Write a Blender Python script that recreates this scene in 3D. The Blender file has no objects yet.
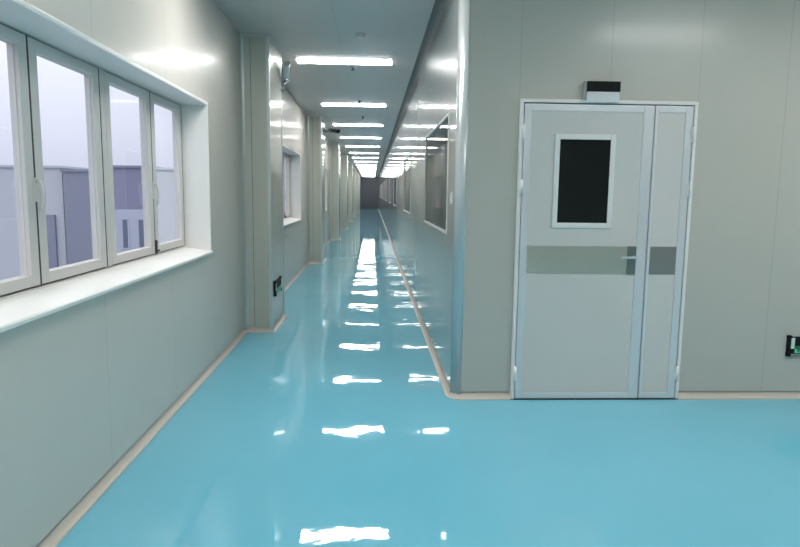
import bpy, bmesh, math, random
from mathutils import Vector, Matrix
random.seed(7)
S = bpy.context.scene
COL = S.collection

# ------------------------------------------------------------------ dimensions (metres)
H = 3.11                # ceiling height
XL, XR = -1.365, 0.59    # left wall face, corridor right wall face
YD = 4.48               # face of the wall with the double door
YB, XE, YE = -4.0, 6.0, 62.0   # back wall, far right wall, corridor end
PX = -1.075             # corridor face of the columns

# ------------------------------------------------------------------ helpers
class MB:
    def __init__(s): s.b = bmesh.new()
    def box(s, x0, x1, y0, y1, z0, z1, bev=0.0, m=0):
        vs = [s.b.verts.new((x, y, z)) for x in (x0, x1) for y in (y0, y1) for z in (z0, z1)]
        f = [(0,1,3,2),(4,6,7,5),(0,4,5,1),(2,3,7,6),(0,2,6,4),(1,5,7,3)]
        fs = [s.b.faces.new([vs[i] for i in q]) for q in f]
        for q in fs: q.material_index = m
        if bev > 0:
            es = list({e for q in fs for e in q.edges})
            bmesh.ops.bevel(s.b, geom=es, offset=bev, segments=2, affect='EDGES', profile=0.6)
        return s
    def tube(s, pts, rad, n=12, cap=True):
        pts = [Vector(p) for p in pts]
        rads = rad if isinstance(rad, (list, tuple)) else [rad]*len(pts)
        rings = []
        ref = None
        for i, p in enumerate(pts):
            t = (pts[min(i+1, len(pts)-1)] - pts[max(i-1, 0)]).normalized()
            if ref is None: ref = t.orthogonal().normalized()
            u = (ref - t*ref.dot(t)).normalized(); v = t.cross(u); ref = u
            rings.append([s.b.verts.new(p + (u*math.cos(a) + v*math.sin(a))*rads[i])
                          for a in [2*math.pi*k/n for k in range(n)]])
        for a, c in zip(rings, rings[1:]):
            for k in range(n):
                s.b.faces.new((a[k], a[(k+1) % n], c[(k+1) % n], c[k])).smooth = True
        if cap:
            s.b.faces.new(list(reversed(rings[0]))); s.b.faces.new(rings[-1])
        return s
    def prism(s, poly, axis, a, b, smooth=False):
        """extrude a closed 2-D polygon along axis from a to b"""
        def P(q, t):
            return {'x': (t, q[0], q[1]), 'y': (q[0], t, q[1]), 'z': (q[0], q[1], t)}[axis]
        A = [s.b.verts.new(P(q, a)) for q in poly]; B = [s.b.verts.new(P(q, b)) for q in poly]
        n = len(poly)
        for k in range(n):
            s.b.faces.new((A[k], A[(k+1) % n], B[(k+1) % n], B[k])).smooth = smooth
        s.b.faces.new(list(reversed(A))); s.b.faces.new(B)
        return s
    def ring(s, axis, u0, u1, v0, v1, w, a, b, wt=None, wb=None):
        """rectangular picture-frame; plane axis 'x' -> u=y,v=z ; 'y' -> u=x,v=z"""
        wt = w if wt is None else wt; wb = w if wb is None else wb
        for (p, q, r, t) in ((u0, u0+w, v0, v1), (u1-w, u1, v0, v1), (u0+w, u1-w, v1-wt, v1), (u0+w, u1-w, v0, v0+wb)):
            if t - r <= 1e-6: continue
            if axis == 'x': s.box(a, b, p, q, r, t, 0.003)
            else: s.box(p, q, a, b, r, t, 0.003)
        return s
    def wall(s, axis, a, b, u0, u1, v0, v1, holes):
        us = sorted({u0, u1, *[h[0] for h in holes], *[h[1] for h in holes]})
        vs = sorted({v0, v1, *[h[2] for h in holes], *[h[3] for h in holes]})
        for p, q in zip(us, us[1:]):
            for r, t in zip(vs, vs[1:]):
                if any(h[0] < (p+q)/2 < h[1] and h[2] < (r+t)/2 < h[3] for h in holes): continue
                if axis == 'x': s.box(a, b, p, q, r, t)
                else: s.box(p, q, a, b, r, t)
        return s
    def sweep(s, path, prof, closed=False):
        """sweep profile (d = distance to the left of travel, z) along a floor polyline with mitres"""
        P = [Vector((p[0], p[1])) for p in path]; n = len(P); rows = []
        for i in range(n):
            d1 = (P[i]-P[i-1]).normalized() if i > 0 else (P[1]-P[0]).normalized()
            d2 = (P[i+1]-P[i]).normalized() if i < n-1 else d1
            n1 = Vector((-d1.y, d1.x)); n2 = Vector((-d2.y, d2.x))
            m = (n1+n2); m = m/ max(m.dot(n1), 1e-4) if m.length > 1e-4 else n1
            rows.append([s.b.verts.new((P[i].x+m.x*d, P[i].y+m.y*d, z)) for d, z in prof])
        k = len(prof)
        for a, c in zip(rows, rows[1:]):
            for j in range(k):
                s.b.faces.new((a[j], a[(j+1) % k], c[(j+1) % k], c[j]))
        s.b.faces.new(rows[0]); s.b.faces.new(list(reversed(rows[-1])))
        return s
    def build(s, name, mat, parent=None):
        bmesh.ops.recalc_face_normals(s.b, faces=s.b.faces)
        off = Vector((0, 0, 0)); q = parent
        while q is not None: off += q.location; q = q.parent
        if off.length: bmesh.ops.translate(s.b, verts=s.b.verts, vec=-off)
        me = bpy.data.meshes.new(name); s.b.to_mesh(me); s.b.free()
        for m in (mat if isinstance(mat, (list, tuple)) else [mat]): me.materials.append(m)
        o = bpy.data.objects.new(name, me); COL.objects.link(o)
        if parent is not None: o.parent = parent
        return o

def empty(name, loc):
    o = bpy.data.objects.new(name, None); COL.objects.link(o); o.location = loc; o.empty_display_size = .1
    return o
def tag(o, label=None, cat=None, group=None, kind=None):
    if label: o['label'] = label
    if cat: o['category'] = cat
    if group: o['group'] = group
    if kind: o['kind'] = kind
    return o
def struct(o): o['kind'] = 'structure'; return o
def copy_tree(o, parent=None):
    c = o.copy(); COL.objects.link(c)
    if parent is not None: c.parent = parent
    for ch in [x for x in KIDS.get(o.name, [])]: copy_tree(ch, c)
    return c
KIDS = {}
def index_kids():
    KIDS.clear()
    for o in bpy.data.objects:
        if o.parent: KIDS.setdefault(o.parent.name, []).append(o)

# ------------------------------------------------------------------ materials
def mat(name, col, rough=.5, metal=0., spec=.5, coat=0., coat_r=.1):
    m = bpy.data.materials.new(name); m.use_nodes = True
    b = m.node_tree.nodes['Principled BSDF']
    b.inputs['Base Color'].default_value = (*col, 1); b.inputs['Roughness'].default_value = rough
    b.inputs['Metallic'].default_value = metal; b.inputs['Specular IOR Level'].default_value = spec
    b.inputs['Coat Weight'].default_value = coat; b.inputs['Coat Roughness'].default_value = coat_r
    return m
def nodes(m): return m.node_tree.nodes, m.node_tree.links, m.node_tree.nodes['Principled BSDF']

def panel_mat(name, col, axis, pitch, off, rough, wob=.06, seam=.0035, base_r=.42, coat=.28):
    """painted sandwich panel: flat sheet with thin sealant joints every pitch metres, slightly buckled"""
    m = mat(name, col, base_r, 0, .8, coat, rough); N, L, B = nodes(m)
    g = N.new('ShaderNodeNewGeometry'); sx = N.new('ShaderNodeSeparateXYZ'); L.new(g.outputs['Position'], sx.inputs[0])
    a = N.new('ShaderNodeMath'); a.operation = 'SUBTRACT'; L.new(sx.outputs[axis], a.inputs[0]); a.inputs[1].default_value = off - pitch*40
    w = N.new('ShaderNodeMath'); w.operation = 'PINGPONG'; L.new(a.outputs[0], w.inputs[0]); w.inputs[1].default_value = pitch/2
    lt = N.new('ShaderNodeMath'); lt.operation = 'LESS_THAN'; L.new(w.outputs[0], lt.inputs[0]); lt.inputs[1].default_value = seam
    nz = N.new('ShaderNodeTexNoise'); nz.inputs['Scale'].default_value = 3.0; nz.inputs['Detail'].default_value = 3
    L.new(g.outputs['Position'], nz.inputs['Vector'])
    hs = N.new('ShaderNodeMapRange'); L.new(nz.outputs['Fac'], hs.inputs['Value'])
    hs.inputs['To Min'].default_value = .97; hs.inputs['To Max'].default_value = 1.03
    mx = N.new('ShaderNodeMix'); mx.data_type = 'RGBA'; L.new(lt.outputs[0], mx.inputs['Factor'])
    mul = N.new('ShaderNodeVectorMath'); mul.operation = 'SCALE'; mul.inputs[0].default_value = col
    L.new(hs.outputs[0], mul.inputs['Scale']); L.new(mul.outputs[0], mx.inputs['A'])
    mx.inputs['B'].default_value = (col[0]*.84, col[1]*.84, col[2]*.84, 1)
    L.new(mx.outputs['Result'], B.inputs['Base Color'])
    n2 = N.new('ShaderNodeTexNoise'); n2.inputs['Scale'].default_value = 1.6; n2.inputs['Detail'].default_value = 1
    L.new(g.outputs['Position'], n2.inputs['Vector'])
    bp = N.new('ShaderNodeBump'); bp.inputs['Strength'].default_value = 1; bp.inputs['Distance'].default_value = wob*.05
    L.new(n2.outputs['Fac'], bp.inputs['Height']); L.new(bp.outputs['Normal'], B.inputs['Normal']); L.new(bp.outputs['Normal'], B.inputs['Coat Normal'])
    return m

WALLC = (.63, .60, .545)
M_wall_y = panel_mat('painted panel along corridor', WALLC, 'Y', 1.10, 5.43, .17)
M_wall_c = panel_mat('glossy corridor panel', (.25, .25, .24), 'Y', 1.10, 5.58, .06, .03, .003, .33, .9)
M_wall_x = panel_mat('painted panel across', (.515, .49, .435), 'X', .64, 2.305, .17)
M_ceil = panel_mat('ceiling panel', (.63, .575, .56), 'X', 1.15, -.36, .16)
M_col = mat('column panel', (.49, .50, .43), .35, 0, .6, .6, .12)
M_alu = mat('aluminium trim', (.62, .66, .66), .28, .65, .5)
M_alu_t = mat('round corner aluminium', (.55, .59, .59), .25, .35, .5)
M_base = mat('cove skirting pvc', (.60, .54, .47), .4)
M_white = mat('white window frame paint', (.62, .60, .58), .35)
M_reveal = mat('white reveal board', (.80, .78, .75), .35)
M_sill = mat('white sill board', (.93, .91, .87), .3)
M_gask = mat('dark gasket', (.03, .035, .04), .6)
M_leaf = mat('door panel sheet', (.66, .63, .60), .3, 0, .5)
M_stile = mat('door aluminium edge', (.78, .77, .78), .32, .35, .5)
M_dframe = mat('door frame white', (.86, .83, .80), .3, .1)
M_steel = mat('brushed stainless', (.70, .64, .55), .35, .85)
M_plate = mat('lock plate', (.25, .29, .29), .35, .8)
M_blackglass = mat('black glass', (.012, .014, .014), .08, 0, .25)
M_black = mat('black plastic', (.008, .011, .010), .6, 0, .15)
M_greyp = mat('grey plastic', (.36, .37, .37), .4)
M_whitep = mat('white plastic', (.75, .74, .75), .35)
M_green = mat('exit sign green', (.012, .16, .07), .4)
M_pgreen = mat('light green lettering', (.16, .70, .36), .4)
M_pale = mat('exit sign pale', (.72, .78, .74), .4)
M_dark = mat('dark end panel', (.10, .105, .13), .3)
M_tint = mat('dark tinted pane', (.020, .025, .027), .05, 0, .05)
M_chrome = mat('chrome', (.75, .77, .78), .15, 1)

def brushed(m):
    N, L, B = nodes(m)
    g = N.new('ShaderNodeTexCoord'); mp = N.new('ShaderNodeMapping'); mp.inputs['Scale'].default_value = (3, 3, 160)
    nz = N.new('ShaderNodeTexNoise'); nz.inputs['Scale'].default_value = 2; L.new(g.outputs['Object'], mp.inputs[0]); L.new(mp.outputs[0], nz.inputs['Vector'])
    r = N.new('ShaderNodeMapRange'); L.new(nz.outputs['Fac'], r.inputs['Value']); r.inputs['To Min'].default_value = .22; r.inputs['To Max'].default_value = .45
    L.new(r.outputs[0], B.inputs['Roughness'])
brushed(M_steel)

def floor_mat():
    m = mat('aqua self-levelling epoxy', (.10, .50, .66), .018, 0, .5); N, L, B = nodes(m)
    B.inputs['IOR'].default_value = 1.55
    g = N.new('ShaderNodeNewGeometry')
    n0 = N.new('ShaderNodeTexNoise'); n0.inputs['Scale'].default_value = .7; n0.inputs['Detail'].default_value = 4; L.new(g.outputs['Position'], n0.inputs['Vector'])
    cr = N.new('ShaderNodeValToRGB'); L.new(n0.outputs['Fac'], cr.inputs['Fac'])
    cr.color_ramp.elements[0].position = .3; cr.color_ramp.elements[0].color = (.165, .525, .675, 1)
    cr.color_ramp.elements[1].position = .7; cr.color_ramp.elements[1].color = (.195, .565, .710, 1)
    L.new(cr.outputs[0], B.inputs['Base Color'])
    n1 = N.new('ShaderNodeTexNoise'); n1.inputs['Scale'].default_value = 2.2; n1.inputs['Detail'].default_value = 1.5
    L.new(g.outputs['Position'], n1.inputs['Vector'])
    n2 = N.new('ShaderNodeTexNoise'); n2.inputs['Scale'].default_value = 11; n2.inputs['Detail'].default_value = 2
    L.new(g.outputs['Position'], n2.inputs['Vector'])
    b2 = N.new('ShaderNodeBump'); b2.inputs['Strength'].default_value = 1; b2.inputs['Distance'].default_value = .00022
    L.new(n2.outputs['Fac'], b2.inputs['Height'])
    b1 = N.new('ShaderNodeBump'); L.new(b2.outputs['Normal'], b1.inputs['Normal']); b1.inputs['Strength'].default_value = 1; b1.inputs['Distance'].default_value = .0024
    L.new(n1.outputs['Fac'], b1.inputs['Height']); L.new(b1.outputs['Normal'], B.inputs['Normal'])
    return m
M_floor = floor_mat()

def glass_mat():
    m = bpy.data.materials.new('clear window glass'); m.use_nodes = True
    N, L = m.node_tree.nodes, m.node_tree.links; N.clear()
    o = N.new('ShaderNodeOutputMaterial'); t = N.new('ShaderNodeBsdfTransparent'); t.inputs[0].default_value = (.93, .95, .97, 1)
    g = N.new('ShaderNodeBsdfGlossy'); g.inputs['Roughness'].default_value = .02
    f = N.new('ShaderNodeFresnel'); f.inputs['IOR'].default_value = 1.45
    ge = N.new('ShaderNodeNewGeometry'); mu = N.new('ShaderNodeMath'); mu.operation = 'SUBTRACT'; mu.use_clamp = True   # no second reflection from the pane's back face
    L.new(f.outputs[0], mu.inputs[0]); L.new(ge.outputs['Backfacing'], mu.inputs[1])
    x = N.new('ShaderNodeMixShader'); L.new(mu.outputs[0], x.inputs[0]); L.new(t.outputs[0], x.inputs[1]); L.new(g.outputs[0], x.inputs[2])
    L.new(x.outputs[0], o.inputs[0]); return m
M_glass = glass_mat()

def emit_mat(name, col, st):
    m = mat(name, (.8, .8, .8), .4); b = m.node_tree.nodes['Principled BSDF']
    b.inputs['Emission Color'].default_value = (*col, 1); b.inputs['Emission Strength'].default_value = st; return m
M_lamp = emit_mat('lit lamp diffuser', (1, .985, .955), 42.0)

# ------------------------------------------------------------------ floor, ceiling, walls
T = .12
f = MB().box(XL-.25, XE+T, YB-T, YD+.2, -.2, 0).box(XL-.25, XR+T, YD+.2, YE+T, -.2, 0)
bmesh.ops.remove_doubles(f.b, verts=f.b.verts, dist=1e-5)
struct(f.build('floor', M_floor))
c = MB().box(XL-.25, XE+T, YB-T, YD+.2, H, H+.15).box(XL-.25, XR+T, YD+.2, YE+T, H, H+.15)
struct(c.build('ceiling', M_ceil))

WZ0, WZ1 = 1.00, 2.20           # clear opening of the left windows
WINS = [(2.24 + 6.66*k, 5.285 + 6.66*k) for k in range(9)]
wl = MB().wall('x', XL-.25, XL, YB-T, YE+T, 0, H, [(a, b, WZ0, WZ1) for a, b in WINS])
struct(wl.build('wall_left', M_wall_y))

RZ0, RZ1 = 1.185, 2.13
RW = [(4.95, 7.12), (9.78, 11.93), (15.75, 17.9), (20.6, 22.75), (26.6, 28.75), (31.5, 33.65), (37.5, 39.65), (42.3, 44.45), (48.3, 50.45)]
RR = .075                        # radius of the rounded corner post
wr = MB().wall('x', XR, XR+T, YD+RR, YE+T, 0, H, [(a, b, RZ0, RZ1) for a, b in RW])
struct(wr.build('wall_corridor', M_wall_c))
struct(MB().box(XR+RR, XE+T, YD, YD+T, 0, H).build('wall_front', M_wall_x))
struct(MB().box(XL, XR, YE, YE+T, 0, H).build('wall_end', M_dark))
struct(MB().box(XL-.25, XE+T, YB-T, YB, 0, H).build('wall_back', M_wall_x))
struct(MB().box(XE, XE+T, YB, YD, 0, H).build('wall_right', M_wall_y))

# rounded corner post between corridor wall and door wall
cx, cy = XR+RR, YD+RR
arc = [(cx - RR*math.cos(a), cy - RR*math.sin(a)) for a in [math.pi/2*k/14 for k in range(15)]]
poly = arc + [(cx, cy+.03), (cx-RR+.02, cy+.03)]
b = MB(); b.prism(poly, 'z', 0, H)
for fc in b.b.faces:
    if abs(fc.normal.z) < .5: fc.smooth = False
o = struct(b.build('trim_1', M_alu_t))
for p in o.data.polygons: p.use_smooth = abs(p.normal.z) < .5
o['label'] = 'rounded aluminium corner post at the corridor mouth'

# added dark concave strip for the dark band where corridor wall meets ceiling
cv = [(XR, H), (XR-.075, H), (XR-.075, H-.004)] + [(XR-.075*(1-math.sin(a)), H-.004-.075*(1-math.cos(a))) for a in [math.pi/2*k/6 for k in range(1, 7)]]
o = struct(MB().prism(cv, 'y', YD+RR, YE-.001).build('added_dark_strip', mat('dark grey added strip', (.15, .165, .18), .6, 0, .25)))

# skirting coves
R = .032                         # depth of the cove, RH its height
RH = .046
PROF = [(0, 0), (R*1.05, 0), (R*1.05, .005)] + [(R*(1-math.sin(a)), (RH-.005)*(1-math.cos(a))+.005) for a in [math.pi/2*k/6 for k in range(1, 7)]] + [(0, RH+.006)]
COLY = [(6.73 + 6.72*k, 7.64 + 6.72*k) for k in range(8)]
path = [(XL, YE-.001)]
for a, b_ in reversed(COLY): path += [(XL, b_), (PX, b_), (PX, a), (XL, a)]
path += [(XL, YB)]
struct(MB().sweep(path, PROF).build('baseboard_left', M_base))
def cove(pts, name): struct(MB().sweep(pts, PROF).build(name, M_base))
cove([(1.028, YD), (XR+RR, YD), (XR+.035, YD+.012), (XR+.012, YD+.035), (XR, YD+RR), (XR, YE-.001)], 'baseboard_corridor')
cove([(XE, YB), (XE, YD), (2.292, YD)], 'baseboard_front')

# ------------------------------------------------------------------ columns along the left wall
for k, (a, b_) in enumerate(COLY):
    root = MB().box(XL, PX, a, b_, 0, H).build('wall_column_%d' % (k+1), M_col); struct(root)
    t = MB()
    t.box(PX-.03, PX+.006, a-.006, a+.03, 0, H, .005).box(PX-.03, PX+.006, b_-.03, b_+.006, 0, H, .005)
    t.build('corner_trim', M_alu, root)
    t = MB().prism([(XL, a), (XL+.035, a), (XL+.012, a-.012), (XL, a-.035)], 'z', 0, H)
    t.build('inner_corner_trim', M_alu, root)
    t = MB().box(XL+.04, PX-.035, a-.005, a+.001, H-.03, H).box(PX-.001, PX+.005, a+.035, b_-.035, H-.03, H)
    t.build('top_trim', M_alu, root)
    if k < 4:
        MB().box(XL+.10, XL+.104, a-.0008, a, .06, H-.05).build('panel_joint', M_gask, root)

# ------------------------------------------------------------------ windows of the left wall
XF = -1.552      # room side of the sashes
def left_window(n, y0, y1):
    root = MB().ring('x', y0-.02, y1+.02, WZ0+.002, WZ1+.02, .022, XL-.002, XL+.022, wb=0).build('window_%d' % n, M_sill)
    struct(root); root['label'] = 'white window with four casement sashes in the left wall'
    rv = MB()
    rv.box(XF-.06, XL+.02, y1-.004, y1+.018, WZ0, WZ1+.018).box(XF-.06, XL+.02, y0-.018, y0+.004, WZ0, WZ1+.018)
    rv.box(XF-.06, XL+.02, y0, y1, WZ1-.004, WZ1+.018)
    rv.build('reveal', M_reveal, root)
    MB().prism([(XF-.075, WZ0-.012), (XL+.032, WZ0-.012), (XL+.034, WZ0+.004), (XL+.028, WZ0+.011), (XF-.075, WZ0+.050)], 'y', y0-.02, y1+.02).build('sill', M_sill, root)
    z0, z1 = 1.052, 2.190
    xs = [y0, y0+.755, y0+1.50, y0+2.322, y1]
    fr = MB().ring('x', y0, y1, z0-.015, z1+.012, .012, XF-.07, XF-.002)
    fr.box(XF-.07, XF+.001, xs[2]+.004, xs[2]+.062, z0, z1, .003)           # centre mullion
    fr.build('window_frame', M_white, root)
    MB().box(XF-.045, XF-.04, y0+.01, y1-.01, z0, z1).build('gasket', M_gask, root) if False else None
    lim = [(xs[0]+.012, xs[1]-.010), (xs[1]+.006, xs[2]-.010), (xs[2]+.068, xs[3]-.010), (xs[3]+.006, xs[4]-.018)]
    for i, (a, b) in enumerate(lim):
        w = .070
        sb = MB()
        sb.ring('x', a, b, z0+.006, z1-.006, w, XF-.05, XF, wt=.052, wb=.052)
        sb.ring('x', a+w-.004, b-w+.004, z0+.054, z1-.054, .007, XF-.026, XF-.018)   # glazing bead
        sash = sb.build('sash', M_white, root)
        MB().box(XF-.034, XF-.028, a+w-.005, b-w+.005, z0+.055, z1-.055).build('glass_pane', M_glass, sash)
        g = MB()                                                               # dark weather seal round the sash
        g.box(XF-.048, XF-.0015, b-.001, b+.0165, z0+.006, z1-.006)
        g.box(XF-.048, XF-.012, a, b, z1-.006, z1+.0)
        g.box(XF-.048, XF-.012, a, b, z0+.0, z0+.006)
        g.build('weather_seal', M_gask, root)
        if i in (0, 2):
            h = MB()
            yy = b-.002
            h.box(XF-.002, XF+.010, yy-.014, yy+.014, 1.445, 1.555, .004)
            h.tube([(XF+.008, yy, 1.54), (XF+.028, yy-.006, 1.542), (XF+.036, yy-.004, 1.525), (XF+.038, yy+.004, 1.49), (XF+.034, yy+.006, 1.45), (XF+.026, yy-.004, 1.40)],
                   [.009, .009, .009, .009, .008, .007], 10)
            h.build('handle', M_white, root)
        if i == 2:
            l = MB().box(XF+.0, XF+.014, b-.004, b+.018, z0+.002, z0+.10, .003).tube([(XF+.01, b+.007, z0+.02), (XF+.03, b+.007, z0+.03)], .006, 8)
            l.build('bottom_stop', M_gask, root)
    return root
for n, (a, b) in enumerate(WINS[:6]): left_window(n+1, a, b)
for n, (a, b) in enumerate(WINS[6:]):
    left_window(n+7, a, b)

# ------------------------------------------------------------------ windows of the corridor's right wall
for n, (a, b) in enumerate(RW):
    root = MB().ring('x', a, b, RZ0, RZ1, .021, XR-.008, XR+.05).build('window_%d' % (n+10), M_white)
    struct(root); root['label'] = 'dark internal viewing window in a white frame on the right corridor wall'
    MB().box(XR+.008, XR+.016, a+.021, b-.021, RZ0+.021, RZ1-.021).build('glass_pane', M_tint, root)

# ------------------------------------------------------------------ the double door
DX0, DX1, DZ = 1.028, 2.292, 2.17
SP = 1.985
door = MB().ring('y', DX0, DX1, 0, DZ, .024, YD-.035, YD, wb=.0).build('door_1', M_dframe); struct(door)
door['label'] = 'pale grey steel double door with a narrow side leaf'
MB().box(DX0+.02, DX1-.02, YD-.004, YD, .0, DZ-.02).build('dark_gap', M_gask, door)
def leaf(x0, x1, st_l, st_r):
    z0, z1 = .010, DZ-.032
    r = MB()
    r.box(x0, x0+st_l, YD-.030, YD-.003, z0, z1, .003).box(x1-st_r, x1, YD-.030, YD-.003, z0, z1, .003)
    r.box(x0+st_l, x1-st_r, YD-.030, YD-.003, z1-.048, z1, .003).box(x0+st_l, x1-st_r, YD-.030, YD-.003, z0, z0+.042, .003)
    L = r.build('door_leaf', M_stile, door)
    MB().box(x0+st_l-.001, x1-st_r+.001, YD-.024, YD-.003, z0+.04, z1-.046).build('infill_panel', M_leaf, L)
    return L
LA = leaf(DX0+.030, SP-.003, .052, .075)
LB = leaf(SP+.004, DX1-.030, .022, .055)
MB().ring('y', 1.282, 1.716, 1.274, 1.932, .036, YD-.036, YD-.003).build('glass_frame', M_dframe, LA)
MB().box(1.316, 1.682, YD-.029, YD-.02, 1.308, 1.898).build('glass_pane', M_blackglass, LA)
MB().box(1.1105, 1.909, YD-.027, YD-.02, .940, 1.143).build('kick_strip', M_steel, LA)
MB().box(SP+.027, 2.2065, YD-.027, YD-.02, .940, 1.143).build('kick_strip', mat('dull brown steel', (.36, .34, .32), .4, .8), LB)
MB().box(1.845, 1.909, YD-.034, YD-.026, .938, 1.145, .003).build('lock_plate', M_plate, LA)
MB().tube([(1.89, YD-.034, 1.066), (1.89, YD-.075, 1.066)], .011, 12).tube([(1.898, YD-.075, 1.066), (1.86, YD-.078, 1.066), (1.79, YD-.074, 1.064)], [.010, .010, .008], 12).build('handle', M_alu, LA)
def hinge(x, z, p):
    MB().tube([(x, YD-.042, z-.055), (x, YD-.042, z+.055)], .010, 12).box(x-.016, x+.016, YD-.038, YD-.030, z-.05, z+.05).build('hinge', M_dframe, p)
for z in (1.94, 1.555, .20):
    hinge(DX0+.026, z, LA); hinge(DX1-.026, z, LB)
MB().box(DX0, DX1, YD-.035, YD, .0, .008).build('threshold', M_gask, door)

# box over the door
t = empty('door_sensor', (1.608, YD, 2.145)); tag(t, 'black and white operator box fixed above the double door', 'sensor')
MB().box(1.484, 1.716, YD-.065, YD, 2.222, 2.292, .003).build('sensor_face', M_black, t)
MB().box(1.487, 1.714, YD-.060, YD, 2.150, 2.222, .003).build('lower_housing', M_whitep, t)
MB().box(1.474, 1.4838, YD-.05, YD, 2.165, 2.295, .002).build('side_bracket', M_greyp, t)

# ------------------------------------------------------------------ exit signs
def exit_sign(axis, u0, w, z0, h, face, label):
    """axis 'y': on a wall facing -Y at y=face ; axis 'x': facing +X at x=face"""
    loc = (u0+w/2, face, z0) if axis == 'y' else (face, u0+w/2, z0)
    t = empty('exit_sign', loc); tag(t, label, 'exit sign', 'low green exit signs')
    def bx(b, a0, a1, d0, d1, c0, c1, bev=0):
        if axis == 'y': b.box(a0, a1, face-d1, face-d0, c0, c1, bev)
        else: b.box(face+d0, face+d1, a0, a1, c0, c1, bev)
        return b
    fr = MB(); bx(fr, u0, u0+w, 0, .022, z0, z0+h, .004)
    for a in (u0+.012, u0+w-.012):
        bx(fr, a-.014, a+.014, 0, .030, z0+h-.01, z0+h+.012, .004); bx(fr, a-.014, a+.014, 0, .030, z0-.008, z0+.022, .004)
    fr.build('sign_frame', M_black, t)
    bx(MB(), u0+.024, u0+.050, .022, .0255, z0+.052, z0+h-.006).build('pale_panel', M_pale, t)
    gb = MB(); bx(gb, u0+.050, u0+w-.02, .022, .0235, z0+.016, z0+.072); gb.build('green_band', M_green, t)
    g = MB(); x = u0+.056; bx(g, u0+.054, u0+w-.024, .0235, .0245, z0+.0195, z0+.0245)
    while x < u0+w-.045:                             # broken strokes of the characters along the lower half
        for k in range(5):
            q = x + random.uniform(0, .018); zz = z0+.028 + random.uniform(0, .030)
            if k % 2: bx(g, q, q+.014, .0235, .0243+.0002*k, zz, zz+.005)
            else: bx(g, q, q+.005, .0235, .0244+.0002*k, z0+.020, zz+.010)
        x += .036
    g.build('lettering', M_pgreen, t)
    s = MB(); bx(s, u0+.02, u0+w-.02, .0, .026, z0+.004, z0+.012); s.build('lower_rail', M_greyp, t)
    return t
exit_sign('y', 3.108, .40, .335, .140, YD, 'black and green exit sign low on the wall right of the door')
exit_sign('x', 6.84, .44, .378, .150, PX, 'small green exit sign low on the nearest column')

# ------------------------------------------------------------------ switch
t = empty('light_switch', (XR, 4.655, 1.43)); tag(t, 'small white light switch at the corridor corner beside the viewing window', 'light switch')
MB().box(XR-.010, XR, 4.612, 4.698, 1.432, 1.518, .003).build('switch_plate', M_whitep, t)
MB().box(XR-.014, XR-.0095, 4.632, 4.678, 1.447, 1.503, .002).build('rocker', M_whitep, t)

# ------------------------------------------------------------------ cameras on the columns
def cctv(loc, body, mbody, mbr, label, out, dz):
    x, y, z = loc
    t = empty('security_camera', loc); tag(t, label, 'security camera', 'bullet cameras on the columns')
    MB().box(x, x+.018, y-.045, y+.045, z-.06, z+.06, .005).build('wall_plate', mbr, t)
    MB().tube([(x+.015, y, z), (x+out*.55, y, z), (x+out*.8, y, z+dz*.3), (x+out, y, z+dz)], [.026, .022, .020, .018], 12).build('arm', mbr, t)
    a, b = [Vector(q) for q in body]
    d = (b-a).normalized()
    bd = MB().tube([a, a+d*.01, b-d*.01, b], [.034, .043, .043, .041], 18).build('camera_body', mbody, t)
    MB().tube([b-d*.004, b+d*.004], [.030, .030], 18).build('lens', M_black, bd)
    s = (d.cross(Vector((0, 0, 1)))).normalized(); u = s.cross(d)
    v = MB(); 
    P = [a-d*.01, b+d*.03]
    for p, q in zip(P, P[1:]):
        m = 9; rows = []
        for e in (p, q):
            rows.append([v.b.verts.new(e + (s*math.cos(w)+u*math.sin(w))*r_) for r_ in (.046, .050) for w in [math.pi*(.1+.8*i/(m-1)) for i in range(m)]])
        for i in range(m-1):
            v.b.faces.new((rows[0][m+i], rows[0][m+i+1], rows[1][m+i+1], rows[1][m+i]))
            v.b.faces.new((rows[0][i], rows[1][i], rows[1][i+1], rows[0][i+1]))
            v.b.faces.new((rows[0][i], rows[0][i+1], rows[0][m+i+1], rows[0][m+i])); v.b.faces.new((rows[1][i], rows[1][m+i], rows[1][m+i+1], rows[1][i+1]))
        for i in (0, m-1): v.b.faces.new((rows[0][i], rows[0][m+i], rows[1][m+i], rows[1][i]))
    v.build('sun_shield', mbody, bd)
    return t
cctv((PX, 7.55, 2.72), [(PX+.085, 7.42, 2.945), (PX+.05, 7.60, 2.80)], mat('glossy white shell', (.85, .85, .84), .15, 0, .8), M_chrome, 'pale bullet security camera high on the nearest column',   .07, .14)
cctv((PX, 14.1, 2.84), [(PX+.13, 14.25, 2.87), (PX+.32, 13.98, 2.83)], mat('dark camera shell', (.06, .065, .07), .35), M_greyp, 'dark bullet security camera reaching out from the second column', .16, .03)

# ------------------------------------------------------------------ ceiling fittings
ORD = ['nearest', 'second', 'third', 'fourth', 'fifth', 'sixth', 'seventh', 'eighth', 'ninth', 'tenth', 'eleventh', 'twelfth', 'thirteenth', 'fourteenth', 'fifteenth', 'sixteenth']
lx0, lx1, lw = -.935, .235, .21
yc = 8.01
lamp = empty('ceiling_light', (-.35, yc, H))
MB().box(lx0, lx1, yc-lw/2, yc+lw/2, H-.008, H).build('housing', M_whitep, lamp)
MB().box(lx0+.006, lx1-.006, yc-lw/2+.004, yc+lw/2-.004, H-.014, H-.008).build('diffuser', M_lamp, lamp)
index_kids()
lamps = [8.01, 11.82, 15.2] + [18.6 + 3.45*k for k in range(13)]
for k, y in enumerate(lamps):
    o = lamp if k == 0 else copy_tree(lamp)
    o.location = (-.35, y, H)
    tag(o, ('nearest white light bar on the corridor ceiling' if k == 0 else '%s white light bar on the corridor ceiling, counting from the nearest' % ORD[k]), 'ceiling light', 'light bars along the corridor ceiling')
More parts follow.
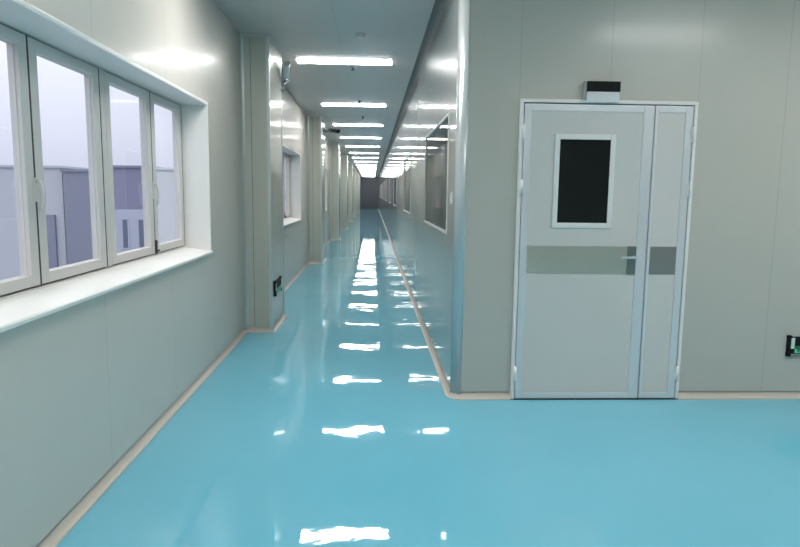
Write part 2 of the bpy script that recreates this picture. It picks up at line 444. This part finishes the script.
for k, (x, y) in enumerate([(-.35, 4.5), (-.35, 1.0), (2.80, 2.65), (2.80, -1.2), (-.35, -2.4), (5.0, 2.65)]):  # all out of view; rear and far-right bars added to brighten the hall
    o = copy_tree(lamp); o.location = (x, y, H)
    tag(o, 'unseen white light bar on the hall ceiling in front of the double door', 'ceiling light', 'light bars of the hall in front')

def sprinkler(x, y, label):
    t = empty('sprinkler_head', (x, y, H)); tag(t, label, 'sprinkler', 'sprinkler heads in the corridor ceiling')
    MB().tube([(x, y, H+.004), (x, y, H-.012)], [.036, .032], 16).build('cover_ring', M_greyp, t)
    MB().tube([(x, y, H-.010), (x, y, H-.035), (x, y, H-.04), (x, y, H-.045)], [.013, .010, .026, .026], 14).build('nozzle', M_gask, t)
sprinkler(-.262, 8.32, 'dark sprinkler head just beyond the nearest light bar')
sprinkler(-.236, 11.25, 'dark sprinkler head just before the second light bar')
sprinkler(-.215, 13.5, 'dark sprinkler head between the second and third light bars')
t = empty('smoke_detector', (-.136, 6.65, H)); tag(t, 'pale round smoke detector on the ceiling before the nearest light bar', 'smoke detector')
MB().tube([(-.136, 6.65, H), (-.136, 6.65, H-.014)], [.055, .055], 24).build('mounting_base', M_whitep, t)
MB().tube([(-.136, 6.65, H-.014), (-.136, 6.65, H-.03), (-.136, 6.65, H-.046)], [.048, .044, .028], 24).build('detector_head', M_whitep, t)

# ------------------------------------------------------------------ outside
def lum(c): return c
M_bA = mat('pale blue grey render', (.43, .46, .52), .8); M_bD = mat('dark slate cladding', (.20, .22, .30), .7)
M_bB = mat('violet grey cladding', (.22, .225, .33), .7); M_bL = mat('light grey render', (.40, .43, .54), .8)
M_bS = mat('hazy pale render', (.52, .55, .60), .8); M_bW = mat('building window glass', (.12, .14, .22), .1)
M_gr = mat('asphalt', (.20, .21, .23), .9)
GZ = -9.0
struct(MB().box(-160, -8, -60, 200, GZ-.3, GZ).build('ground', M_gr))
def building(name_label, x0, x1, y0, d, z1, m, wins=(), mw=None, extra=()):
    t = empty('building', ((x0+x1)/2, y0+d/2, GZ)); tag(t, name_label, 'building', 'buildings outside the left windows')
    MB().box(x0, x1, y0, y0+d, GZ, z1).build('facade', m, t)
    MB().box(x0-.15, x1+.15, y0-.15, y0+d+.15, z1-.02, z1+.18).build('parapet', m, t)
    for (a, b, c0, c1) in wins:
        w = MB().ring('y', a-.08, b+.08, c0-.08, c1+.08, .12, y0-.34, y0-.24).build('window', M_bL, t)
        MB().box(a, b, y0-.30, y0-.255, c0, c1).build('pane', mw or M_bW, w)
    for (a, b, c0, c1, mm, nm) in extra:
        MB().box(a, b, y0-.25, y0+.02, c0, c1).build(nm, mm, t)
    return t
building('pale blue grey building behind the two nearest sashes', -38, -26.3, 55, 12, 3.35, M_bA, [], None,
         [(-28.2, -27.0, -9, -.6, M_bD, 'dark_panel')])
building('dark slate block right of the pale building outside', -25.95, -23.45, 54.4, 12, 3.05, M_bD)
building('violet grey block with small windows outside the third sash', -22.6, -18.95, 55, 10, 3.45, M_bB,
         [(-21.35, -20.85, -3.4, -.9), (-20.0, -19.5, -3.4, -.9), (-21.35, -20.85, -6.8, -4.6), (-20.0, -19.5, -6.8, -4.6)], None,
         [(-22.7, -18.9, -9, -.1, M_bL, 'lower_storey')])
building('hazy pale block behind the far sash', -18.58, -12.5, 54.6, 10, 3.3, M_bS)
index_kids()

# ------------------------------------------------------------------ sky
w = bpy.data.worlds.new('overcast sky'); S.world = w; w.use_nodes = True
N, L = w.node_tree.nodes, w.node_tree.links; bg = N['Background']
g = N.new('ShaderNodeTexCoord'); sx = N.new('ShaderNodeSeparateXYZ'); L.new(g.outputs['Generated'], sx.inputs[0])
r = N.new('ShaderNodeValToRGB'); L.new(sx.outputs['Z'], r.inputs['Fac'])
r.color_ramp.elements[0].position = 0; r.color_ramp.elements[0].color = (.74, .75, .91, 1)
r.color_ramp.elements[1].position = 1; r.color_ramp.elements[1].color = (2.8, 2.75, 2.75, 1)
L.new(r.outputs[0], bg.inputs['Color']); bg.inputs['Strength'].default_value = 1.05

# ------------------------------------------------------------------ camera
F_PX, YAW, PITCH, ROLL = 627.9, .0448, .12596, .01186
cyw, syw, cp, sp = math.cos(YAW), math.sin(YAW), math.cos(PITCH), math.sin(PITCH)
fwd = Vector((syw*cp, cyw*cp, -sp)); rt = Vector((cyw, -syw, 0)); up = rt.cross(fwd)
r2 = rt*math.cos(ROLL) + up*math.sin(ROLL); u2 = -rt*math.sin(ROLL) + up*math.cos(ROLL)
cam = bpy.data.cameras.new('camera'); co = bpy.data.objects.new('camera', cam); COL.objects.link(co)
cam.sensor_width = 36; cam.lens = F_PX*36/800; cam.clip_start = .05; cam.clip_end = 500
Mx = Matrix((r2, u2, -fwd)).transposed().to_4x4(); Mx.translation = (0, 0, 1.5); co.matrix_world = Mx
S.camera = co

S.view_settings.view_transform = 'Standard'; S.view_settings.look = 'None'
S.view_settings.exposure = 0; S.view_settings.gamma = 1; S.view_settings.use_curve_mapping = False
S.cycles.max_bounces = 10; S.cycles.diffuse_bounces = 5; S.cycles.glossy_bounces = 6; S.cycles.transparent_max_bounces = 12
S.cycles.sample_clamp_indirect = 6
S.cycles.use_denoising = True
